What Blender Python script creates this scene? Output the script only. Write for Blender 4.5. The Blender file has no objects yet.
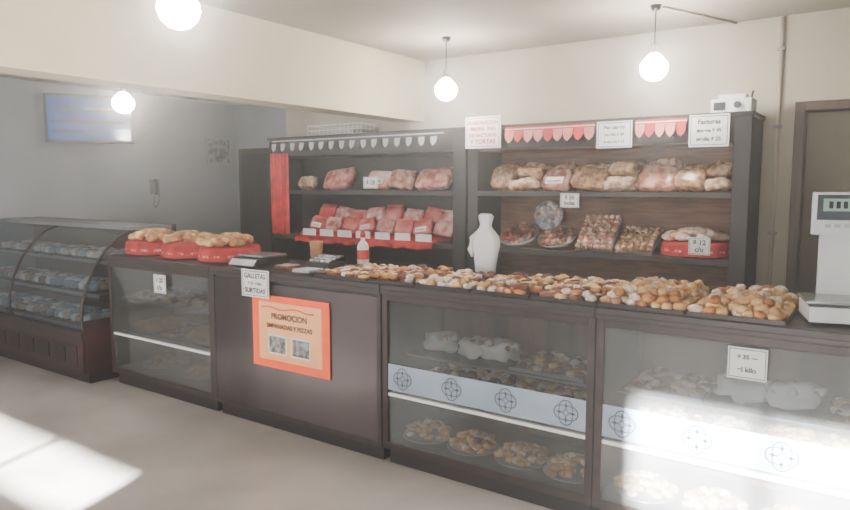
import bpy, math, random
from mathutils import Vector, Matrix, noise
R=random.Random(7)
C=bpy.context.scene.collection
def lin(c):
    return tuple(((x/255)/12.92 if x/255<=.04045 else ((x/255+.055)/1.055)**2.4) for x in c)+(1,)
MT={}
def mat(name,c,rough=.5,metal=0,c2=None,scale=8,detail=3,bump=0,emit=0,kind='noise',alpha=1,stretch=None,spec=.5):
    m=bpy.data.materials.new(name); m.use_nodes=True; nt=m.node_tree; b=nt.nodes['Principled BSDF']
    b.inputs['Roughness'].default_value=rough; b.inputs['Metallic'].default_value=metal
    b.inputs['Specular IOR Level'].default_value=spec
    col=lin(c); c2=lin(c2) if c2 else tuple(x*.85 for x in col[:3])+(1,)
    tc=nt.nodes.new('ShaderNodeTexCoord'); src=tc.outputs['Object']
    if stretch:
        mp=nt.nodes.new('ShaderNodeMapping'); mp.inputs['Scale'].default_value=stretch
        nt.links.new(src,mp.inputs[0]); src=mp.outputs[0]
    if kind=='checker':
        t=nt.nodes.new('ShaderNodeTexChecker'); t.inputs['Scale'].default_value=scale
        t.inputs[1].default_value=col; t.inputs[2].default_value=c2
        nt.links.new(src,t.inputs[0]); out=t.outputs['Color']; fac=t.outputs[1]
    else:
        t=nt.nodes.new('ShaderNodeTexNoise'); t.inputs['Scale'].default_value=scale; t.inputs['Detail'].default_value=detail
        nt.links.new(src,t.inputs['Vector'])
        r=nt.nodes.new('ShaderNodeValToRGB'); r.color_ramp.elements[0].position=.38; r.color_ramp.elements[1].position=.62
        r.color_ramp.elements[0].color=c2; r.color_ramp.elements[1].color=col
        nt.links.new(t.outputs[0],r.inputs[0]); out=r.outputs[0]; fac=t.outputs[0]
    nt.links.new(out,b.inputs['Base Color'])
    if bump:
        bp=nt.nodes.new('ShaderNodeBump'); bp.inputs['Strength'].default_value=bump; bp.inputs['Distance'].default_value=.01
        nt.links.new(fac,bp.inputs['Height']); nt.links.new(bp.outputs[0],b.inputs['Normal'])
    if emit:
        nt.links.new(out,b.inputs['Emission Color']); b.inputs['Emission Strength'].default_value=emit
    if alpha<1: b.inputs['Alpha'].default_value=alpha
    MT[name]=m; return m
def glass(name,tint,haze=.05,refl=.08):
    m=bpy.data.materials.new(name); m.use_nodes=True; nt=m.node_tree; nt.nodes.clear()
    o=nt.nodes.new('ShaderNodeOutputMaterial'); tr=nt.nodes.new('ShaderNodeBsdfTransparent'); tr.inputs[0].default_value=lin(tint)
    df=nt.nodes.new('ShaderNodeBsdfDiffuse'); df.inputs[0].default_value=(.8,.8,.8,1)
    gl=nt.nodes.new('ShaderNodeBsdfGlossy'); gl.inputs['Roughness'].default_value=.06
    n=nt.nodes.new('ShaderNodeTexNoise'); n.inputs['Scale'].default_value=2.5
    mp=nt.nodes.new('ShaderNodeMath'); mp.operation='MULTIPLY'; mp.inputs[1].default_value=haze*2
    nt.links.new(n.outputs[0],mp.inputs[0])
    m1=nt.nodes.new('ShaderNodeMixShader'); nt.links.new(mp.outputs[0],m1.inputs[0]); nt.links.new(tr.outputs[0],m1.inputs[1]); nt.links.new(df.outputs[0],m1.inputs[2])
    lw=nt.nodes.new('ShaderNodeLayerWeight'); lw.inputs[0].default_value=.25
    ad=nt.nodes.new('ShaderNodeMath'); ad.operation='MULTIPLY_ADD'; ad.inputs[1].default_value=.6; ad.inputs[2].default_value=refl
    nt.links.new(lw.outputs['Fresnel'],ad.inputs[0])
    m2=nt.nodes.new('ShaderNodeMixShader'); nt.links.new(ad.outputs[0],m2.inputs[0]); nt.links.new(m1.outputs[0],m2.inputs[1]); nt.links.new(gl.outputs[0],m2.inputs[2])
    nt.links.new(m2.outputs[0],o.inputs[0]); MT[name]=m; return m
# ---------- materials
mat('wall',(186,176,158),.8,c2=(166,157,141),scale=1.2,bump=.05)
mat('wallblue',(192,193,198),.8,c2=(176,178,183),scale=1.0,bump=.05)
mat('ceil',(190,182,164),.8,c2=(174,166,150),scale=.8)
mat('beam',(220,209,178),.75,c2=(208,197,166),scale=1)
mat('floor',(190,181,175),.3,c2=(158,150,145),scale=1.4,detail=6,bump=.02)
mat('dark',(44,31,28),.4,c2=(30,21,19),scale=6)
mat('black',(22,14,14),.5,c2=(32,22,21),scale=5)
mat('alu',(60,46,43),.38,.25,c2=(42,32,30),scale=10)
mat('panel',(82,70,72),.32,.3,c2=(46,37,37),scale=1.6,stretch=(1,1,.3))
mat('chrome',(200,203,206),.25,.8)
mat('woodback',(132,88,60),.6,c2=(90,58,40),scale=5,stretch=(1,1,8),bump=.1)
mat('woodshelf',(164,122,88),.5,c2=(124,86,60),scale=4,stretch=(1,8,8))
mat('inner',(118,78,68),.5,c2=(54,41,37),scale=5,stretch=(2.2,1,.25))
mat('white',(232,232,230),.5,c2=(222,222,220),scale=8)
mat('plastic',(230,231,232),.35,c2=(214,216,220),scale=4)
mat('frost',(160,172,186),.5,c2=(146,158,174),scale=6)
mat('paper',(190,194,198),.6)
mat('ink',(20,18,22),.6); mat('inkgrey',(60,66,78),.6)
mat('orange',(255,92,30),.55,c2=(248,80,20)); mat('cream',(250,184,132),.6,c2=(244,168,112),scale=3)
mat('red',(205,22,26),.6,c2=(146,12,18)); mat('redplain',(196,26,28),.5)
mat('gingham',(206,38,42),.7,c2=(232,190,184),scale=60,kind='checker')
mat('redcloth',(186,30,32),.7,c2=(146,18,22),scale=14)
mat('pink',(214,116,112),.7,c2=(226,148,140))
mat('gold',(200,134,72),.45,c2=(144,78,38),scale=22,bump=.2)
mat('golden2',(228,192,130),.5,c2=(196,144,80),scale=18,bump=.2)
mat('brown',(130,70,46),.45,c2=(80,38,26),scale=25,bump=.2)
mat('sugar',(232,222,214),.8,c2=(200,172,152),scale=60,bump=.2)
mat('jam',(150,34,34),.15,c2=(110,20,22)); mat('custard',(240,206,110),.3,c2=(226,180,80))
mat('loaf',(200,156,110),.6,c2=(160,112,70),scale=14,bump=.2)
mat('tray',(56,46,44),.35,.6); mat('traylight',(160,162,166),.3,.7)
mat('bagA',(214,192,168),.25,c2=(146,102,72),scale=24,bump=.5)
mat('bagB',(212,178,160),.25,c2=(150,74,58),scale=18,bump=.5)
mat('bagC',(184,146,108),.25,c2=(114,74,48),scale=30,bump=.5)
mat('bagR',(218,176,164),.3,c2=(160,44,42),scale=16,bump=.5)
mat('packR',(188,34,34),.3,c2=(206,116,106),scale=9,bump=.2)
mat('packP',(200,98,92),.3,c2=(232,206,196),scale=10,bump=.2)
mat('wicker',(150,104,62),.7,c2=(100,62,34),scale=60,bump=.8)
mat('lcd',(150,176,166),.2,c2=(140,166,158),emit=.15)
mat('screen',(52,96,164),.12,c2=(40,74,142),scale=3,emit=.4)
mat('doorb',(92,74,64),.5,c2=(72,56,48),scale=3,stretch=(8,8,1))
mat('lilac',(146,138,142),.6)
mat('maroon',(66,32,28),.35,c2=(44,22,20))
mat('bulb',(252,246,236),.3,c2=(252,246,236),emit=235)
mat('photo1',(60,60,66),.5,c2=(170,165,160),scale=26)
mat('pic',(190,190,190),.5,c2=(110,112,116),scale=14)
mat('pastelwin',(215,225,240),.6)
glass('glass',(232,233,232),.03,.04); glass('glasshaze',(232,234,236),.09,.045); glass('glassblue',(200,214,222),.035,.07)  # second glass: white sun-glow haze mixed into the pane as diffuse colour
# ---------- builder
class MB:
    def __init__(s): s.v=[];s.f=[];s.m=[];s.s=[];s.mats=[]
    def mi(s,n):
        if n not in s.mats: s.mats.append(n)
        return s.mats.index(n)
    def add(s,vs,fs,m,smooth=False,M=None):
        o=len(s.v); k=s.mi(m)
        for p in vs:
            p=Vector(p); s.v.append(M@p if M else p)
        for f in fs: s.f.append([i+o for i in f]); s.m.append(k); s.s.append(smooth)
        return s
    def box(s,x0,x1,y0,y1,z0,z1,m,M=None):
        return s.add([(x0,y0,z0),(x1,y0,z0),(x1,y1,z0),(x0,y1,z0),(x0,y0,z1),(x1,y0,z1),(x1,y1,z1),(x0,y1,z1)],
          [(0,3,2,1),(4,5,6,7),(0,1,5,4),(1,2,6,5),(2,3,7,6),(3,0,4,7)],m,False,M)
    def tube(s,pts,rs,m,n=8,cap=True,flat=1):
        pts=[Vector(p) for p in pts]; vs=[];fs=[]
        for i,p in enumerate(pts):
            t=(pts[min(i+1,len(pts)-1)]-pts[max(i-1,0)]).normalized()
            up=Vector((0,0,1)) if abs(t.z)<.9 else Vector((1,0,0))
            a=t.cross(up).normalized(); b=a.cross(t)
            r=rs[i] if isinstance(rs,(list,tuple)) else rs
            for j in range(n):
                q=2*math.pi*j/n; vs.append(p+a*math.cos(q)*r+b*math.sin(q)*r*flat)
        for i in range(len(pts)-1):
            for j in range(n): fs.append((i*n+j,i*n+(j+1)%n,(i+1)*n+(j+1)%n,(i+1)*n+j))
        if cap: fs.append(tuple(range(n))[::-1]); fs.append(tuple((len(pts)-1)*n+j for j in range(n)))
        return s.add(vs,fs,m,True)
    def lathe(s,prof,c,m,n=20,ex=1,ey=1,wav=0,wn=8,cap=True):
        vs=[];fs=[];L=len(prof)
        for i,(r,z) in enumerate(prof):
            for j in range(n):
                q=2*math.pi*j/n; rr=r*(1+(wav*math.sin(wn*q)*(i/(L-1)) if wav else 0))
                vs.append((c[0]+rr*math.cos(q)*ex,c[1]+rr*math.sin(q)*ey,c[2]+z))
        for i in range(L-1):
            for j in range(n): fs.append((i*n+j,i*n+(j+1)%n,(i+1)*n+(j+1)%n,(i+1)*n+j))
        if cap: fs.append(tuple(range(n))[::-1]); fs.append(tuple((L-1)*n+j for j in range(n)))
        return s.add(vs,fs,m,True)
    def ell(s,c,r,m,ang=0,ns=0,n=10,k=6,p=1,tilt=0,roll=0):
        vs=[];fs=[]; sd=R.random()*50
        sg=lambda x:(abs(x)**p)*(1 if x>=0 else -1)
        for i in range(k+1):
            a=-math.pi/2+math.pi*i/k
            for j in range(n):
                q=2*math.pi*j/n
                d=Vector((sg(math.cos(a))*sg(math.cos(q)),sg(math.cos(a))*sg(math.sin(q)),sg(math.sin(a))))
                if ns: d*=1+ns*noise.noise(d*1.7+Vector((sd,sd,0)))
                vs.append((d.x*r[0],d.y*r[1],d.z*r[2]))
        for i in range(k):
            for j in range(n): fs.append((i*n+j,i*n+(j+1)%n,(i+1)*n+(j+1)%n,(i+1)*n+j))
        M=Matrix.Translation(c)@Matrix.Rotation(ang,4,'Z')@Matrix.Rotation(tilt,4,'X')@Matrix.Rotation(roll,4,'Y')
        return s.add(vs,fs,m,True,M)
    def obj(s,name,bevel=0,parent=None):
        xs=[p.x for p in s.v];ys=[p.y for p in s.v];zs=[p.z for p in s.v]
        o=Vector(((min(xs)+max(xs))/2,(min(ys)+max(ys))/2,min(zs)))
        me=bpy.data.meshes.new(name); me.from_pydata([p-o for p in s.v],[],s.f)
        for n in s.mats: me.materials.append(MT[n])
        me.polygons.foreach_set('material_index',s.m); me.polygons.foreach_set('use_smooth',s.s); me.update()
        ob=bpy.data.objects.new(name,me); C.objects.link(ob); ob.location=o
        if bevel:
            b=ob.modifiers.new('b','BEVEL'); b.width=bevel; b.segments=2; b.limit_method='ANGLE'; b.angle_limit=math.radians(50)
        if parent: ob.parent=parent; ob.location=o-parent.location
        return ob
def text(body,size,loc,m,parent,rotz=0,name='lettering'):
    cu=bpy.data.curves.new('t','FONT'); cu.body=body; cu.size=size; cu.align_x='CENTER'; cu.align_y='CENTER'; cu.offset=size*.03
    t=bpy.data.objects.new('t',cu); C.objects.link(t); bpy.context.view_layer.update()
    me=bpy.data.meshes.new_from_object(t.evaluated_get(bpy.context.evaluated_depsgraph_get()))
    bpy.data.objects.remove(t); me.materials.clear(); me.materials.append(MT[m])
    ob=bpy.data.objects.new(name,me); C.objects.link(ob); ob.rotation_euler=(math.pi/2,0,rotz)
    ob.parent=parent; ob.location=Vector(loc)-parent.location
    return ob
# ---------- room shell
def wall(name,*b,m='wall'): MB().box(*b,m).obj(name)
H=2.62
wall('floor',-7.7,2.6,-1.6,7.1,-.1,0,m='floor')
wall('ceiling',-7.7,2.6,-1.6,7.1,H,H+.1,m='ceil')
w=MB(); w.box(-5.3,-.60,5.05,5.15,0,H,'wall'); w.box(-.60,.35,5.05,5.15,2.06,H,'wall'); w.box(.35,2.5,5.05,5.15,0,H,'wall'); w.obj('wall_back')
wall('wall_left',-7.7,-7.6,-1.6,6.4,0,H,m='wallblue')
wall('wall_alcove_back',-7.6,-5.2,6.3,6.4,0,H,m='wallblue')
wall('wall_alcove_side',-5.3,-5.2,5.15,6.3,0,H,m='wallblue')
wall('wall_right',2.5,2.6,-1.6,7.1,0,H)
wall('wall_backroom_rear',-2,2.5,7,7.1,0,H)
wall('wall_backroom_side',-2.1,-2,5.15,7.1,0,H)
w=MB()
def fw(x0,x1,z0,z1): w.box(x0,x1,-1.6,-1.5,z0,z1,'wall')
fw(-7.6,-3.6,0,H); fw(-3.6,-2.05,0,1.36); fw(-3.6,-2.05,1.60,H); fw(-2.05,-1.95,0,H)
fw(-1.95,0,0,.3); fw(-1.95,0,2.3,H); fw(0,.1,0,H); fw(.1,1.0,0,1.98); fw(.1,1.0,2.46,H); fw(1.0,2.5,0,H)
w.obj('wall_front')
def win(name,x0,x1,z0,z1,pane,mull=True):
    b=MB(); t=.02
    b.box(x0,x0+t,-1.6,-1.5,z0,z1,'alu');b.box(x1-t,x1,-1.6,-1.5,z0,z1,'alu');b.box(x0+t,x1-t,-1.6,-1.5,z0,z0+t,'alu');b.box(x0+t,x1-t,-1.6,-1.5,z1-t,z1,'alu')
    if mull: b.box((x0+x1)/2-.012,(x0+x1)/2+.012,-1.58,-1.52,z0+t,z1-t,'alu')
    b.box(x0+t,x1-t,-1.56,-1.555,z0+t,z1-t,pane); b.obj(name)
win('sun_patch_window_1',-3.6,-2.05,1.36,1.60,'glass'); win('sun_patch_window_2',.1,1.0,1.98,2.46,'glass'); win('added_window_3',-1.95,0,.3,2.3,'pastelwin')  # unseen: small windows sized for sun patches, opaque one added behind the fill light
MB().box(-3.76,-3.54,-1.5,5.05,2.09,H,'beam').obj('ceiling_beam')
b=MB(); b.box(-.60,-.54,5.0,5.16,0,2.06,'doorb');b.box(.29,.35,5.0,5.16,0,2.06,'doorb');b.box(-.54,.29,5.0,5.16,2.0,2.06,'doorb');b.obj('trim_1',.004)
b=MB(); M=Matrix.Translation((.28,5.14,0))@Matrix.Rotation(math.radians(-50),4,'Z')
b.box(-.8,0,0,.04,.01,2.0,'lilac',M);b.box(-.72,-.08,-.01,0,.2,.9,'doorb',M);b.box(-.72,-.08,-.01,0,1.05,1.85,'frost',M);b.obj('door_1',.004)
b=MB(); b.box(-7.5,-6.5,6.25,6.295,0,2.02,'doorb'); b.box(-7.43,-6.57,6.24,6.25,.01,1.95,'black'); b.box(-7.3,-6.7,6.225,6.24,1.1,1.8,'dark'); b.box(-7.3,-6.7,6.225,6.24,.2,.95,'dark'); b.ell((-6.66,6.21,1.0),(.03,.03,.03),'chrome'); b.obj('door_2')
MB().box(-5.3,-.6,5.03,5.05,0,.09,'doorb').obj('baseboard_back')
MB().box(-7.6,-7.58,-1.5,6.24,0,.09,'doorb').obj('baseboard_left')
b=MB(); b.tube([(-.70,5.03,0.0),(-.70,5.03,2.61)],.012,'wall')
for z in (.5,1.2,1.9,2.4): b.box(-.725,-.675,5.015,5.05,z,z+.02,'lilac')
b.obj('wall_conduit_pipe')
# ---------- rosette
def rosette(b,cx,z,y,s=.058):
    def rib(fn,wd,n=40):
        vs=[];fs=[]
        for i in range(n):
            q=2*math.pi*i/n; r=fn(q)
            for rr in (r-wd,r+wd): vs.append((cx+rr*math.cos(q),y,z+rr*math.sin(q)))
        for i in range(n):
            j=(i+1)%n; fs.append((2*i,2*j,2*j+1,2*i+1))
        b.add(vs,fs,'inkgrey')
    rib(lambda q:s*(.78+.22*abs(math.cos(2*q))),.0028)
    rib(lambda q:s*(.50+.2*abs(math.sin(2*q))),.0022)
    rib(lambda q:s*(.16+.12*abs(math.cos(2*q))),.0022)
    for a in range(4):
        q=a*math.pi/2; u=Vector((math.cos(q),0,math.sin(q))); p=Vector((cx,y,z))
        v=Vector((-u.z,0,u.x)); b.add([p+u*s*.3,p+u*s*.55+v*.007,p+u*s*.85,p+u*s*.55-v*.007],[(0,1,2,3)],'inkgrey')
YF=2.83; YB=3.42
def cabinet(name,x0,x1,band,ros=(),shelf=.39,gl='glass'):
    b=MB(); t=.035
    b.box(x0+.02,x1-.02,YF+.04,YB-.02,0,.09,'black')
    b.box(x0,x1,YF,YB,.09,.13,'alu')
    for a in ((x0,x0+t),(x1-t,x1)):
        b.box(a[0],a[1],YF,YF+t,.13,.95,'alu'); b.box(a[0],a[1],YB-t,YB,.13,.95,'alu')
    b.box(x0+.002,x0+.012,YF+t,YB-t,.13,.95,'dark'); b.box(x1-.012,x1-.002,YF+t,YB-t,.13,.95,'dark')
    b.box(x0+t,x1-t,YB-.03,YB-.015,.13,.95,'inner')
    b.box(x0+t,x1-t,YF+.005,YB-.03,shelf,shelf+.018,'white')
    b.box(x0+t,x1-t,YF,YF+.02,.915,.95,'alu')
    b.box(x0-.0,x1+.0,YF-.015,YB,.95,1.0,'dark'); b.box(x0,x1,YF-.02,YF-.015,.955,.975,'alu')
    b.box(x0+t,x1-t,YF+.012,YF+.017,shelf+.022,.915,gl); b.box(x0+t,x1-t,YF+.012,YF+.017,.13,shelf,gl)
    if band:
        b.box(x0+t,x1-t,YF+.004,YF+.010,.425,.57,'frost')
        for r in ros: rosette(b,r,.4975,YF+.002)
        b.box(x0+t,x1-t,YF+.18,YB-.04,.58,.587,'glassblue'); b.box(x0+t,x1-t,YF+.175,YF+.18,.577,.59,'traylight')
    else:
        b.box(x0+t,x1-t,YF+.03,YB-.04,.66,.668,'glassblue'); b.box(x0+t,x1-t,YF+.025,YF+.03,.655,.672,'chrome')
    return b.obj(name,.003)
cabinet('glass_display_counter',-2.265,-1.07,True,(-2.13,-1.82,-1.51,-1.20))
cabinet('glass_display_counter',-1.065,.17,True,(-.94,-.63,-.32,-.01),gl='glasshaze')
cabinet('glass_display_case',-4.94,-3.705,False)
b=MB(); x0,x1=-3.70,-2.27
b.box(x0+.02,x1-.02,YF+.04,YB,0,.09,'black'); b.box(x0,x1,YF+.01,YB,.09,.95,'dark'); b.box(x0+.03,x1-.03,YF-.002,YF+.01,.12,.93,'panel')
for a,c in ((x0,x0+.03),(x1-.03,x1)): b.box(a,c,YF-.006,YF+.01,.09,.95,'alu')
b.box(x0+.03,x1-.03,YF-.006,YF+.01,.09,.12,'alu'); b.box(x0,x1,YF-.015,YB,.95,1.0,'dark'); b.box(x0,x1,YF-.02,YF-.015,.955,.975,'alu')
b.obj('service_counter',.003)
# ---------- pastries
def croissant(b,x,y,z,a,s=1,m='gold'):
    pts=[];rs=[];n=9
    for i in range(n):
        t=-1+2*i/(n-1); q=t*1.25
        px=math.sin(q)*.045*s; py=-math.cos(q)*.035*s+.02*s
        pts.append((x+px*math.cos(a)-py*math.sin(a),y+px*math.sin(a)+py*math.cos(a),z+.018*s)); rs.append(s*(.006+.017*(1-t*t)*(1+.12*(i%2))))
    b.tube(pts,rs,m,8)
def factura(b,x,y,z,a,k,s=.78):
    m=R.choice(['gold','brown','golden2','brown'])
    b.ell((x,y,z+.012),(.042*s,.042*s,.015),m,a,.15,10,5,.6)
    if k==0: b.ell((x,y,z+.025),(.018*s,.018*s,.008),'jam')
    elif k==1: b.ell((x,y,z+.025),(.03*s,.012*s,.008),'custard',a)
    elif k==2: b.ell((x,y,z+.019),(.036*s,.036*s,.012),'sugar',a,.2)
    else: b.tube([(x-.03*s,y-.02*s,z+.025),(x,y+.005,z+.03),(x+.03*s,y+.02*s,z+.025)],.007,'brown',6)
def tray(b,x0,x1,y0,y1,z,m='tray'):
    b.box(x0,x1,y0,y1,z,z+.006,m)
    for a in ((x0,x1,y0,y0+.006),(x0,x1,y1-.006,y1),(x0,x0+.006,y0,y1),(x1-.006,x1,y0,y1)): b.box(*a,z+.006,z+.018,m)
def pastry_tray(name,x0,x1,y0,y1,z,kind,layers=1,trm='tray'):
    b=MB(); tray(b,x0,x1,y0,y1,z,trm)
    dx={'fact':.064,'mix':.054,'cro':.064,'bun':.05,'sug':.054,'loaf':.15}[kind]; dy={'fact':.064,'mix':.052,'cro':.052,'bun':.046,'sug':.05,'loaf':.11}[kind]
    for l in range(layers):
        ins=l*.015
        nx=max(1,int((x1-x0-.006-2*ins)/dx)); ny=max(1,int((y1-y0-.006-2*ins)/dy))
        for i in range(nx):
            for j in range(ny):
                if l and R.random()<.3: continue
                x=(x0+x1)/2+(i-(nx-1)/2)*dx+R.uniform(-.018,.018); y=(y0+y1)/2+(j-(ny-1)/2)*dy+R.uniform(-.018,.018); zz=z+.006+l*.021+R.uniform(0,.006)
                x=min(max(x,x0+.03),x1-.03); y=min(max(y,y0+.03),y1-.03)
                a=R.uniform(-1,1); kd=kind
                if kind=='mix': kd=R.choice(['fact','fact','sug','cro'])
                if kd=='fact': factura(b,x,y,zz,a,R.choice([0,1,2,3,2]),.68)
                elif kd=='cro': croissant(b,x,y,zz,a,.7,R.choice(['gold','golden2','brown']))
                elif kd=='bun': b.ell((x,y,zz+.016),(.028+R.uniform(-.005,.006),.023,.019),R.choice(['golden2','golden2','sugar','gold','loaf']),a,.4)
                elif kd=='sug': b.ell((x,y,zz+.014),(.028,.024,.016),R.choice(['sugar','sugar','golden2','brown','brown']),a,.3)
                else: b.ell((x,y,zz+.035),(.075,.05,.042),'loaf',a,.2,12,6)
    return b.obj(name)
pastry_tray('pastry_tray',-2.78,-2.38,2.84,3.34,1.001,'mix',1)
pastry_tray('pastry_tray',-2.375,-2.06,2.84,3.31,1.001,'mix',2)
pastry_tray('pastry_tray',-2.055,-1.72,2.84,3.31,1.001,'sug',2)
pastry_tray('pastry_tray',-1.715,-1.40,2.84,3.38,1.001,'mix',2)
pastry_tray('pastry_tray',-1.395,-1.075,2.84,3.38,1.001,'mix',2)
pastry_tray('bun_tray',-1.07,-.70,2.84,3.40,1.001,'bun',3)
pastry_tray('bun_tray',-.695,-.33,2.84,3.40,1.001,'bun',3)
pastry_tray('pastry_tray',-2.2,-1.68,2.87,3.37,.413,'sug',4,'traylight')
pastry_tray('bread_tray',-1.66,-1.14,2.87,3.37,.413,'mix',4,'traylight')
pastry_tray('pastry_tray',-1.0,-.48,2.87,3.37,.413,'sug',4,'traylight')
pastry_tray('bread_tray',-.46,.1,2.87,3.37,.413,'bun',5,'traylight')
pastry_tray('pastry_tray',-1.60,-1.2,3.03,3.36,.588,'sug',2,'traylight')
pastry_tray('pastry_tray',-1.0,-.66,3.03,3.36,.588,'sug',2,'traylight')
pastry_tray('pastry_tray',-.2,.1,3.03,3.36,.588,'mix',2,'traylight')
def white_bags(name,xs,y,z):
    b=MB()
    for x in xs:
        b.ell((x,y,z+.052),(.10,.085,.052),'plastic',R.uniform(-.3,.3),.6,18,10,.8)
        for k in range(8): a=R.uniform(0,6.28); b.ell((x+.06*math.cos(a),y+.05*math.sin(a),z+.08),(.032,.024,.022),R.choice(['plastic','sugar','loaf','bagA']),a,.3)
        b.tube([(x+.07,y-.02,z+.08),(x+.10,y-.04,z+.105),(x+.125,y-.06,z+.10)],[.012,.007,.02],'plastic',7)
    return b.obj(name)
white_bags('white_bread_bags',(-2.1,-1.88,-1.72),3.18,.588)
white_bags('white_bread_bags',(-.54,-.34),3.2,.588)
def plate(name,x,y,z,r,m1):
    b=MB(); b.lathe([(r*.5,0),(r*.6,.004),(r,.022),(r*.99,.026),(r*.6,.01)],(x,y,z),'traylight',24)
    for k in range(56):
        a=R.uniform(0,6.28); q=r*.88*math.sqrt(R.random()); b.ell((x+q*math.cos(a),y+q*math.sin(a),z+.03+.065*(1-q/r)+R.uniform(0,.01)),(.026,.020,.015),R.choice(m1),R.uniform(0,3),.25)
    b.obj(name)
for i,x in enumerate((-2.08,-1.79,-1.50,-1.23,-.88,-.58,-.28,.02)):
    plate('biscuit_plate',x,3.0,.131,.14,['sugar','loaf','golden2'] if i%2==0 else ['sugar','golden2','loaf','gold'])
for i,x in enumerate((-4.7,-4.38,-4.06)):
    pastry_tray('pastry_tray',x-.13,x+.17,2.87,3.3,.67,'sug',2,'traylight')
for i,x in enumerate((-4.68,-4.33,-3.98)):
    pastry_tray('pastry_tray',x-.15,x+.17,2.9,3.3,.413,'cro' if i%2 else 'loaf',1)
for x in (-4.6,-4.1): plate('biscuit_plate',x,3.08,.131,.17,['loaf','brown'])
# ---------- baskets
def basket(name,x,y,z,ex,ey,cloth='redcloth',top=('loaf','golden2','gold')):
    b=MB()
    b.lathe([(.8,0),(.86,.03),(.94,.08),(.97,.085),(.9,.08),(.84,.06),(.3,.055)],(x,y,z),'wicker',32,ex,ey)
    b.lathe([(.95,.104),(1.0,.102),(1.03,.08),(1.05,.045),(1.07,.012)],(x,y,z),cloth,64,ex,ey,.02,14,False)
    b.lathe([(1.047,.052),(1.056,.036)],(x,y,z),'gingham',64,ex,ey,.016,14,False)
    b.lathe([(.5,.07),(.8,.085),(.95,.105),(1.0,.102)],(x,y,z),'redplain',48,ex,ey,0,1,False)
    n=int(46*ex/.2)
    for k in range(n):
        a=R.uniform(0,6.28); q=math.sqrt(R.random())*.88
        b.ell((x+q*math.cos(a)*ex,y+q*math.sin(a)*ey,z+.115+.06*(1-q*q)),(.05,.026,.026),R.choice(top),R.uniform(-.6,.6),.25)
    return b.obj(name)
basket('bread_basket',-4.72,3.10,1.001,.215,.2); basket('bread_basket',-4.27,3.10,1.001,.2,.2)
basket('bread_basket',-3.86,3.12,1.001,.17,.22,top=('gold','golden2','loaf'))
# ---------- refrigerated curved case
b=MB(); X0,X1=-7.4,-5.02
prof=[(2.68,.42),(2.66,.5),(2.67,.62),(2.71,.76),(2.78,.9),(2.87,1.02),(2.98,1.12),(3.1,1.17)]
b.box(X0,X1,2.66,3.5,.1,.38,'maroon'); b.box(X0+.05,X1-.05,2.72,3.48,0,.1,'dark'); b.box(X0,X1,2.645,2.68,.36,.42,'alu'); b.box(X0+.1,X1-.1,2.655,2.66,.14,.3,'dark')
for i in range(8): b.box(X0+.2+.25*i,X0+.36+.25*i,2.65,2.655,.16,.28,'black')
b.box(X0,X1,3.46,3.5,.38,1.2,'black'); b.box(X0,X1,3.08,3.5,1.17,1.2,'traylight')
vs=[];fs=[]
for (y,z) in prof: vs+= [(X0+.03,y,z),(X1-.03,y,z)]
for i in range(len(prof)-1): fs.append((2*i,2*i+1,2*i+3,2*i+2))
b.add(vs,fs,'glassblue',True)
for xx in (X0,X1-.03,(X0+X1)/2): 
    b.tube([(xx+.015,y,z) for y,z in prof],.012,'alu',8)
for xx in (X0,X1-.02):
    low=[(2.66,.1),(2.66,.42),(2.66,.5),(3.5,.5),(3.5,.1)]
    k=len(low); b.add([(xx,y,z) for y,z in low]+[(xx+.022,y,z) for y,z in low],[tuple(range(k)),tuple(range(k,2*k))[::-1]]+[(i,(i+1)%k,k+(i+1)%k,k+i) for i in range(k)],'maroon')
    up=[(2.67,.5)]+prof[2:]+[(3.46,1.17),(3.46,.5)]; k=len(up); b.add([(xx+.01,y,z) for y,z in up],[tuple(range(k))],'glassblue')
for z,y0 in ((.42,2.72),(.66,2.82),(.90,2.98)):
    b.box(X0+.03,X1-.03,y0,3.45,z,z+.012,'glassblue' if z>.5 else 'tray'); b.box(X0+.03,X1-.03,y0-.008,y0,z-.006,z+.018,'traylight')
    xx=X0+.15
    while xx<X1-.25:
        wd=R.uniform(.16,.24)
        b.box(xx,xx+wd,y0+.04,y0+.4,z+.012,z+.024,'tray')
        for u in range(3):
            for v in range(4): b.ell((xx+wd*(u+.5)/3,y0+.09+v*.085,z+.05),(wd/6.4,.038,.03),R.choice(['white','frost','sugar','loaf','frost']),0,.15,10,6,.7)
        xx+=wd+.06
b.obj('curved_glass_refrigerated_case')
# ---------- shelf units
def unit(name,x0,x1,back,shelfm,postr=.05,ps=.05):
    b=MB(); y0,y1=4.6,5.0; Ht=1.98
    b.box(x0,x0+ps,y0,y1,0,Ht,'black'); b.box(x1-postr,x1,y0,y1,0,Ht,'black'); b.box(x0+ps,x1-postr,y1-.02,y1,0,Ht-.03,back)
    b.box(x0-.01,x1+.01,y0-.02,y1,Ht-.03,Ht,'black'); b.box(x0+ps,x1-postr,y0,y0+.02,1.80,Ht-.03,'black')
    for z in (.12,.6,1.05,1.48): b.box(x0+ps,x1-postr,y0+.01,y1-.02,z-.03,z,shelfm); b.box(x0+ps,x1-postr,y0,y0+.01,z-.035,z+.004,'dark')
    b.box(x0+ps,x1-postr,y0+.02,y1-.02,1.79,1.80,back); b.box(x0+ps,x1-postr,y0,y1,0,.09,'black')
    return b.obj(name,.003)
unit('bread_shelf_unit',-2.81,-.78,'woodback','woodshelf',.10,.09)
unit('bread_shelf_unit',-5.07,-2.83,'black','dark',.12,.05)
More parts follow.
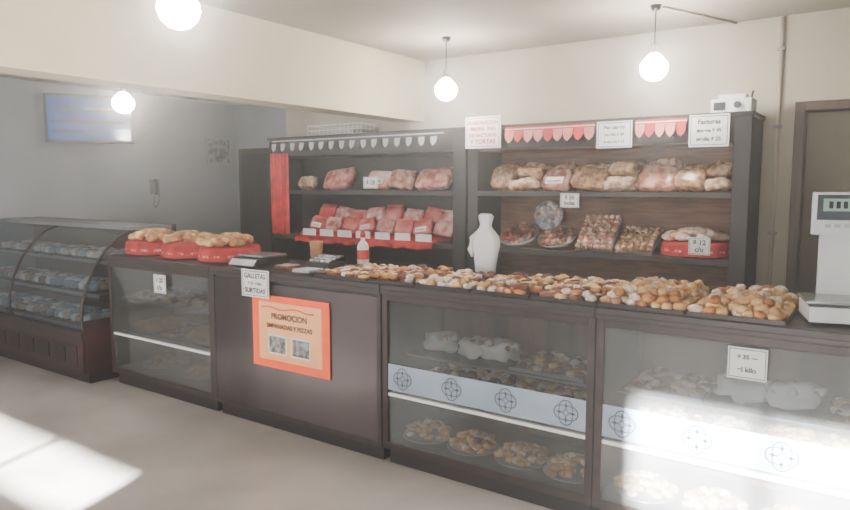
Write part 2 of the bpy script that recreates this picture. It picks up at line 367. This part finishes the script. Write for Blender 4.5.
def bunting(name,x0,x1,y,z,n,ms,h=.11,pointy=False,strip=False):
    b=MB(); w=(x1-x0)/n
    b.box(x0,x1,y-.002,y,z-.012,z,ms[0])
    if strip: b.box(x0,x1,y-.003,y-.002,z-.035,z,'redplain'); b.box(x0,x1,y-.004,y-.003,z-.022,z-.014,'white')
    for i in range(n):
        a=x0+i*w; m=ms[i%len(ms)]
        if pointy: pts=[(0,0),(w*.94,0),(w*.5,-h)]
        else: pts=[(0,0),(w*.94,0),(w*.94,-h*.45),(w*.8,-h*.75),(w*.47,-h),(w*.14,-h*.75),(0,-h*.45)]
        sw=math.sin(i*1.3)*.008
        k=len(pts); b.add([(a+p,y-.005-(sw+.01)*(-q/h),z-.03+q) for p,q in pts]+[(a+p,y-.003-(sw+.01)*(-q/h),z-.03+q) for p,q in pts],[tuple(range(k)),tuple(range(k,2*k))[::-1]],m)
    b.obj(name)
bunting('red_scallop_bunting',-2.47,-1.77,4.578,1.96,9,('pink','redplain','pink'),.09,False,True)
bunting('red_scallop_bunting',-1.49,-1.16,4.578,1.96,5,('pink','redplain','pink'),.09,False,True)
bunting('pennant_bunting',-5.0,-3.02,4.578,1.95,32,('paper','black'),.075)
# ---------- signs
def sign(name,x0,x1,z0,z1,y,lines,ink='ink'):
    b=MB(); b.box(x0,x1,y-.004,y,z0,z1,'white')
    w=x1-x0;h=z1-z0
    for a in ((x0+w*.04,x1-w*.04,z0+h*.05,z0+h*.07),(x0+w*.04,x1-w*.04,z1-h*.07,z1-h*.05),(x0+w*.04,x0+w*.055,z0+h*.05,z1-h*.05),(x1-w*.055,x1-w*.04,z0+h*.05,z1-h*.05)):
        b.box(a[0],a[1],y-.0048,y-.004,a[2],a[3],ink)
    o=b.obj(name); n=len(lines)
    for i,l in enumerate(lines):
        s=min(h*.8/n,w*1.35/max(1,len(l))); text(l,s,((x0+x1)/2,y-.0055,z1-h*(.1+(.8)*(i+.5)/n)),ink,o)
    return o
sign('menu_sign',-2.81,-2.50,1.81,2.05,4.566,['ELABORACION','PROPIA  PAN','DE FACTURAS','Y TORTAS'],'redplain')
sign('price_sign',-1.75,-1.505,1.78,1.96,4.562,['Pan casero','por kilo $ 30','la docena $ 12'])
sign('price_sign',-1.14,-.90,1.77,1.97,4.562,['Facturas','docena $ 45','media $ 25'])
sign('price_sign',-3.366,-3.12,.84,1.01,2.806,['GALLETAS','$ 25  el kilo','SURTIDAS'])
sign('price_sign',-.525,-.384,.78,.905,2.822,['$ 35 ---','el kilo'])
sign('price_sign',-4.33,-4.19,.77,.9,2.822,['$ 20','c/u'])
sign('price_sign',-2.02,-1.88,1.37,1.47,4.59,['$ 50','bolsa'])
sign('price_sign',-1.10,-.97,1.09,1.2,4.5,['$ 12','c/u'])
sign('price_sign',-3.86,-3.70,1.5,1.6,4.58,['$ 18'])
b=MB(); b.box(-3.29,-2.64,2.818,2.822,.41,.86,'orange'); b.box(-3.23,-2.70,2.816,2.818,.46,.82,'cream')
for a in (-3.14,-2.94): b.box(a-.01,a+.15,2.815,2.816,.50,.62,'white'); b.box(a,a+.14,2.814,2.815,.51,.61,'photo1')
b.tube([(-3.2+i*.04,2.814,.785+.008*math.sin(i*1.1)) for i in range(12)],.004,'orange',5)
o=b.obj('orange_poster'); text('PROMOCION',.05,(-2.965,2.813,.735),'brown',o); text('EMPANADAS Y PIZZAS',.038,(-2.965,2.813,.675),'brown',o)
# ---------- shelf goods
def bag(b,x,y,z,w,d,h,m,ang=0,tilt=-.15):
    b.ell((x,y,z+h*.47),(w/2,d/2,h*.47),m,ang,.35,18,8,.55,tilt,R.uniform(-.12,.12))
    for sx in (-1,1):
        n=7;vs=[]
        for i in range(n):
            t=-1+2*i/(n-1); off=.006 if i%2 else -.006
            vs.append((x+sx*w*.44,y-.02+off,z+h*.5+t*h*.12)); vs.append((x+sx*w*.56,y-.03-off,z+h*.55+t*h*.3))
        b.add(vs,[(2*i,2*i+2,2*i+3,2*i+1) for i in range(n-1)],m,False)
def boxpack(b,x,y,z,w,h,m,tilt=-.35,d=.07,label=True,roll=0):
    M=Matrix.Translation((x,y,z+.012))@Matrix.Rotation(roll,4,'Y')@Matrix.Rotation(tilt,4,'X')
    c=MB(); c.ell((0,0,h/2),(w/2,d/2,h/2),m,0,.08,18,8,.38)
    if label: c.box(-w*.3,w*.3,-d*.5-.006,-d*.5-.003,h*.15,h*.5,'white'); c.box(-w*.25,w*.2,-d*.5-.008,-d*.5-.006,h*.25,h*.3,'redplain')
    c.box(-w*.45,w*.45,-.003,.003,h*.97,h*1.08,m)
    o=len(b.v); b.v+=[M@p for p in c.v]
    for i,ff in enumerate(c.f): b.f.append([q+o for q in ff]); b.m.append(b.mi(c.mats[c.m[i]])); b.s.append(c.s[i])
b=MB(); x=-2.68; i=0
while x<-1.0:
    wd=R.uniform(.2,.30); wd=min(wd,-.9-x); hh=R.uniform(.14,.2)
    if i%3==2: boxpack(b,x+wd/2,4.70,1.482,wd*.95,hh,'bagB',-.6,.08,i%2==0,R.uniform(-.1,.1))
    elif i%3==1:
        bag(b,x+wd/2,4.72,1.483,wd,.18,hh*.55,'bagA',R.uniform(-.15,.15)); bag(b,x+wd/2+.01,4.75,1.483+hh*.5,wd*.9,.16,hh*.55,'bagC',R.uniform(-.25,.25))
    else: boxpack(b,x+wd/2,4.71,1.482,wd*.95,hh,'bagC',-.5,.1,False,R.uniform(-.12,.12))
    bag(b,x+wd/2+.02,4.87,1.485,wd*.95,.16,hh+.04,['bagC','bagA'][i%2])
    x+=wd*.94; i+=1
b.obj('bagged_bread_row')
def round_pack(name,x,y,z,r,m,tilt=1.15):
    M=Matrix.Translation((x,y,z+r*math.sin(tilt)+.015))@Matrix.Rotation(tilt,4,'X')
    c=MB(); c.lathe([(r*.9,-.015),(r,0),(r,.01),(r*.93,.012)],(0,0,0),'traylight',28); 
    for k in range(34):
        a=R.uniform(0,6.28); q=r*.85*math.sqrt(R.random()); c.ell((q*math.cos(a),q*math.sin(a),.018),(.026,.022,.018),R.choice(m),R.uniform(0,3),.3)
    c.v=[M@p for p in c.v]; c.obj(name)
round_pack('round_biscuit_platter',-2.44,4.77,1.051,.155,['brown','jam','bagR','bagC'],.5)
round_pack('round_biscuit_platter',-2.11,4.74,1.051,.145,['brown','bagR','bagC'],.5)
round_pack('round_cake_platter',-2.27,4.945,1.16,.12,['sugar','bagR','frost'],1.42)
def pack(name,x,w,m1,m2,tilt=.6,L=.36):
    c=MB(); c.box(-w/2,w/2,0,L,0,.02,'traylight'); nx=max(2,int(w/.04)); ny=int(L/.04)
    for i in range(nx):
        for j in range(ny): c.ell((-w/2+(i+.5)*w/nx,.02+j*.04,.035),(w/nx*.48,.02,.022),m1 if (i//2+j)%3 else m2,0,.1,10,6,.7)
    M=Matrix.Translation((x,4.66,1.053))@Matrix.Rotation(tilt,4,'X'); c.v=[M@p for p in c.v]; c.obj(name)
pack('alfajor_pack',-1.79,.27,'bagB','bagA',.8,.33); pack('biscuit_pack',-1.505,.26,'bagC','bagA',.55,.3)
basket('bread_basket',-1.125,4.78,1.051,.21,.16,top=('bagA','sugar','golden2','sugar'))
b=MB()
for i in range(8):
    bag(b,-2.6+i*.22,4.8,.603,.2,.22,.2,['bagA','bagC','bagR'][i%3])
b.obj('bagged_bread_row')
b=MB()
for x,wd,hh,m,rl in ((-4.32,.34,.2,'bagR',-.12),(-3.84,.26,.17,'packP',.05),(-3.60,.24,.18,'bagB',.1),(-3.25,.34,.19,'bagR',-.05),(-4.72,.2,.12,'bagA',0)): boxpack(b,x,4.74,1.485,wd,hh,m,-.55,.09,m=='packP',rl)
b.obj('packaged_cookies_row')
b=MB(); x=-4.66;i=0
while x<-3.1:
    boxpack(b,x+.1,4.82,1.10,.2,.18+R.uniform(0,.06),['packR','bagR','packR','packP'][i%4],-.3,.06,False,R.uniform(-.2,.2)) 
    boxpack(b,x+.1,4.71,1.095,.19,.13,['packR','bagR','packR'][i%3],-.45,.05,i%3==0,R.uniform(-.2,.2)); x+=.205;i+=1
vs=[];n=80
for i in range(n+1):
    xx=-4.72+i*1.58/n
    for (yy,zz) in ((4.95,1.056),(4.60,1.056),(4.585+.006*math.sin(i*.9),1.03),(4.58+.012*math.sin(i*.9),1.0+.006*math.sin(i*.5))): vs.append((xx,yy,zz))
fs=[(4*i+j,4*i+j+1,4*i+5+j,4*i+4+j) for i in range(n) for j in range(3)]
b.add(vs,fs,'redcloth',True); b.box(-4.72,-3.14,4.66,4.95,1.058,1.092,'redplain')
for i in range(7): b.box(-4.66+i*.22,-4.50+i*.22,4.63,4.64,1.058,1.12,'white')
b.obj('red_cloth_with_packets')
vs=[];n=24
for i in range(n+1):
    xx=-5.04+i*.24/n; yy=4.585+.010*math.sin(i*1.4)
    for zz in (1.06,1.3,1.55,1.83): vs.append((xx,yy,zz))
MB().add(vs,[(4*i+j,4*i+j+1,4*i+5+j,4*i+4+j) for i in range(n) for j in range(3)],'red',True).obj('red_pleated_ribbon')
b=MB(); b.box(-1.04,-.80,4.66,4.84,1.985,2.07,'plastic'); b.box(-1.0,-.84,4.69,4.81,2.07,2.10,'plastic'); b.box(-1.02,-.95,4.655,4.66,2.0,2.05,'ink'); b.tube([(-.88,4.66,2.03),(-.88,4.64,2.03)],.02,'inkgrey',12); b.tube([(-.83,4.8,2.07),(-.82,4.82,2.13)],.006,'ink'); b.obj('receipt_printer',.012)
b=MB()
for z in (1.985,2.03,2.075):
    b.tube([(-4.6,4.66,z),(-3.95,4.66,z),(-3.95,4.9,z),(-4.6,4.9,z),(-4.6,4.66,z)],.006,'white',6)
for i in range(14): xx=-4.6+i*.05; b.tube([(xx,4.66,2.075),(xx,4.66,1.985),(xx,4.9,1.985),(xx,4.9,2.075)],.004,'white',5)
b.box(-4.5,-4.1,4.7,4.86,1.995,2.05,'paper')
b.obj('wire_basket')
# ---------- white plastic bag
b=MB(); cx,cy=-1.95,3.39
b.lathe([(.05,0),(.066,.008),(.07,.05),(.078,.10),(.088,.15),(.092,.18),(.084,.215),(.062,.24),(.042,.262),(.036,.28),(.04,.30),(.048,.33),(.03,.345)],(cx,cy,1.022),'plastic',30,1,.36,.14,5)
b.tube([(cx-.05,cy,1.25),(cx-.08,cy-.01,1.22),(cx-.09,cy-.02,1.16),(cx-.07,cy-.02,1.12)],[.018,.02,.018,.012],'plastic',8)
b.obj('white_plastic_bag')
# ---------- price scale
M=Matrix.Translation((-.15,3.08,1.001))@Matrix.Rotation(math.radians(14),4,'Z')
c=MB()
c.box(-.15,.15,-.13,.13,.012,.07,'plastic',M)
for sx in (-.12,.12):
    for sy in (-.1,.1): c.box(sx-.015,sx+.015,sy-.015,sy+.015,0,.012,'ink',M)
c.box(-.16,.16,-.12,.12,.08,.09,'chrome',M); c.box(-.03,.03,-.03,.03,.07,.08,'alu',M)
c.box(-.09,.09,.1,.14,.05,.36,'plastic',M)
c.box(-.12,.12,.09,.15,.33,.50,'plastic',M); c.box(-.11,.11,.085,.09,.39,.49,'inkgrey',M); c.box(-.09,.09,.082,.085,.425,.475,'lcd',M)
for i in range(6): c.box(-.07+i*.025,-.055+i*.025,.0805,.082,.436,.464,'ink',M)
for i in range(5): c.box(-.08+i*.034,-.06+i*.034,.086,.09,.36,.375,'paper',M)
c.obj('retail_price_scale',.006)
b=MB(); b.box(-3.62,-3.36,2.93,3.2,1.012,1.055,'dark'); b.box(-3.61,-3.37,2.98,3.19,1.062,1.072,'chrome'); b.box(-3.52,-3.46,3.05,3.12,1.055,1.062,'alu')
b.add([(-3.61,2.90,1.012),(-3.37,2.90,1.012),(-3.37,2.93,1.05),(-3.61,2.93,1.05)],[(0,1,2,3)],'paper')
for xx in(-3.6,-3.4): b.box(xx,xx+.02,2.95,2.97,1.0005,1.012,'ink'); b.box(xx,xx+.02,3.15,3.17,1.0005,1.012,'ink')
b.obj('counter_scale')
b=MB(); b.lathe([(.03,0),(.035,.003),(.045,.15),(.047,.155),(.043,.15),(.03,.01)],(-3.2,3.3,1.001),'loaf',20); b.obj('paper_cup')
b=MB(); b.lathe([(.035,0),(.038,.01),(.038,.13),(.03,.15),(.014,.17),(.014,.19)],(-2.86,3.38,1.001),'plastic',20); b.lathe([(.017,.19),(.017,.215),(.01,.23)],(-2.86,3.38,1.001),'redplain',16); b.lathe([(.039,.05),(.039,.11)],(-2.86,3.38,1.001),'redplain',20,cap=False); b.obj('sauce_bottle')
b=MB(); b.box(-3.12,-2.92,3.12,3.27,1.001,1.04,'dark'); b.add([(-3.12,3.12,1.04),(-2.92,3.12,1.04),(-2.92,3.27,1.08),(-3.12,3.27,1.08)],[(0,1,2,3)],'dark'); b.add([(-3.12,3.27,1.04),(-2.92,3.27,1.04),(-2.92,3.27,1.08),(-3.12,3.27,1.08)],[(3,2,1,0)],'dark')
for i in range(4):
    for j in range(3): b.box(-3.10+i*.045,-3.07+i*.045,3.135+j*.04,3.16+j*.04,1.044+j*.011,1.055+j*.011,'paper')
b.obj('cash_register_keypad')
b=MB()
for i in range(5): b.box(-3.04+.002*i,-2.9+.002*i,2.92,3.04,1.001+i*.004,1.004+i*.004,'paper',)
b.obj('wrapping_paper_stack')
b=MB(); b.box(-3.26,-3.14,2.98,3.1,1.001,1.02,'brown'); b.box(-3.25,-3.15,2.99,3.09,1.02,1.024,'paper'); b.obj('receipt_book',.003)
# ---------- left wall stuff
d=Vector((.524,.852,0)); ang=math.atan2(d.y,d.x)
M=Matrix.Translation((-7.06,3.93,1.97))@Matrix.Rotation(ang,4,'Z')
c=MB(); c.box(-.42,.42,-.03,.03,0,.50,'inkgrey',M); c.box(-.39,.39,-.034,-.03,.03,.47,'screen',M)
for i,(a,e,z) in enumerate(((-.36,-.1,.34),(-.05,.34,.34),(-.36,.34,.2),(-.36,.1,.1))): c.box(a,e,-.036,-.034,z,z+.03,'frost' if i==1 else 'inkgrey',M)
c.tube([M@Vector((0,.03,.26)),(-7.4,4.2,2.23),(-7.59,4.2,2.23)],.02,'black'); c.box(-7.6,-7.58,4.1,4.3,2.13,2.33,'black'); c.obj('wall_mounted_television')
b=MB(); b.box(-7.6,-7.592,5.8,6.2,1.8,2.17,'paper')
b.box(-7.592,-7.59,5.83,6.17,1.83,2.14,'pic'); b.obj('wall_notice')
b=MB(); b.box(-7.6,-7.57,4.95,5.06,1.42,1.6,'lilac'); b.tube([(-7.55,5.0,1.42),(-7.53,5.0,1.46),(-7.53,5.0,1.56),(-7.55,5.0,1.6)],[.022,.014,.014,.022],'inkgrey',10)
b.tube([(-7.55,4.97+.015*math.sin(i*1.2),1.4-i*.012) for i in range(14)]+[(-7.56,5.03,1.3),(-7.57,5.06,1.42)],.004,'inkgrey',5); b.obj('wall_telephone')
# ---------- pendants
def pendant(x,y,z,r=.055,ht=H):
    b=MB(); b.tube([(x,y,ht-.001),(x,y,ht-.03)],[.035,.025],'dark',14); b.tube([(x,y,ht-.03),(x,y,z+r+.05)],.004,'ink',6)
    b.tube([(x,y,z+r+.06),(x,y,z+r+.05),(x,y,z+r-.012)],[.012,.02,.022],'dark',12)
    b.lathe([(.02,r),(r*.55,r*.75),(r*.95,r*.25),(r,-.1*r),(r*.85,-.55*r),(r*.5,-.87*r),(.004,-r)],(x,y,z),'bulb',20)
    b.obj('pendant_bulb_lamp')
pendant(-1.30,4.31,2.25,.085); pendant(-2.84,4.33,2.24,.085); pendant(-2.44,1.75,2.24,.085); pendant(-5.12,3.13,2.18,.085); pendant(-.2,6.1,2.3,.04)  # last bulb added out of view to brighten the back room
MB().tube([(-1.27,4.35,H-.012),(-.98,5.04,H-.012)],.008,'wall',6).obj('ceiling_conduit')
# ---------- lights
def area(name,loc,rot,sx,sy,e,c):
    l=bpy.data.lights.new(name,'AREA'); l.shape='RECTANGLE'; l.size=sx; l.size_y=sy; l.energy=e; l.color=c
    o=bpy.data.objects.new(name,l); C.objects.link(o); o.location=loc; o.rotation_euler=rot
area('front_fill_light',(-.97,-1.45,1.3),(math.radians(90),0,0),1.9,1.9,130,(1,.96,.93))  # added fill light behind the camera, in front of the opaque pane
area('side_fill_light',(-5.6,-1.45,1.4),(math.radians(90),0,0),2.2,1.6,140,(.94,.97,1))  # added fill light to brighten the left side; solid wall behind it
s=bpy.data.lights.new('sun','SPOT'); s.energy=1.9e7; s.shadow_soft_size=.3; s.color=(1,.97,.93); s.spot_size=math.radians(20); s.use_soft_falloff=False
so=bpy.data.objects.new('sun',s); C.objects.link(so); so.location=(5.34,-24.1,11.7); so.rotation_euler=(Vector((-1.2,-1.5,1.8))-so.location).to_track_quat('-Z','Y').to_euler()
w=bpy.data.worlds.new('w'); bpy.context.scene.world=w; w.use_nodes=True; nt=w.node_tree
sk=nt.nodes.new('ShaderNodeTexSky'); sk.sky_type='HOSEK_WILKIE'; nt.links.new(sk.outputs[0],nt.nodes['Background'].inputs[0]); nt.nodes['Background'].inputs[1].default_value=1
v=nt.nodes.new('ShaderNodeVolumeScatter'); v.inputs['Color'].default_value=(1,.97,.95,1); v.inputs['Density'].default_value=.042; v.inputs['Anisotropy'].default_value=.88  # thin fog added to imitate lens haze and halos round the bulbs
nt.links.new(v.outputs[0],nt.nodes['World Output'].inputs['Volume'])
# ---------- camera
cd=bpy.data.cameras.new('camera'); cam=bpy.data.objects.new('camera',cd); C.objects.link(cam); cam.location=(0,0,1.53)
cd.sensor_width=36; cd.lens=28.8; cam.rotation_euler=(math.radians(90-5.88),0,math.radians(35)); cd.clip_start=.05
bpy.context.scene.camera=cam
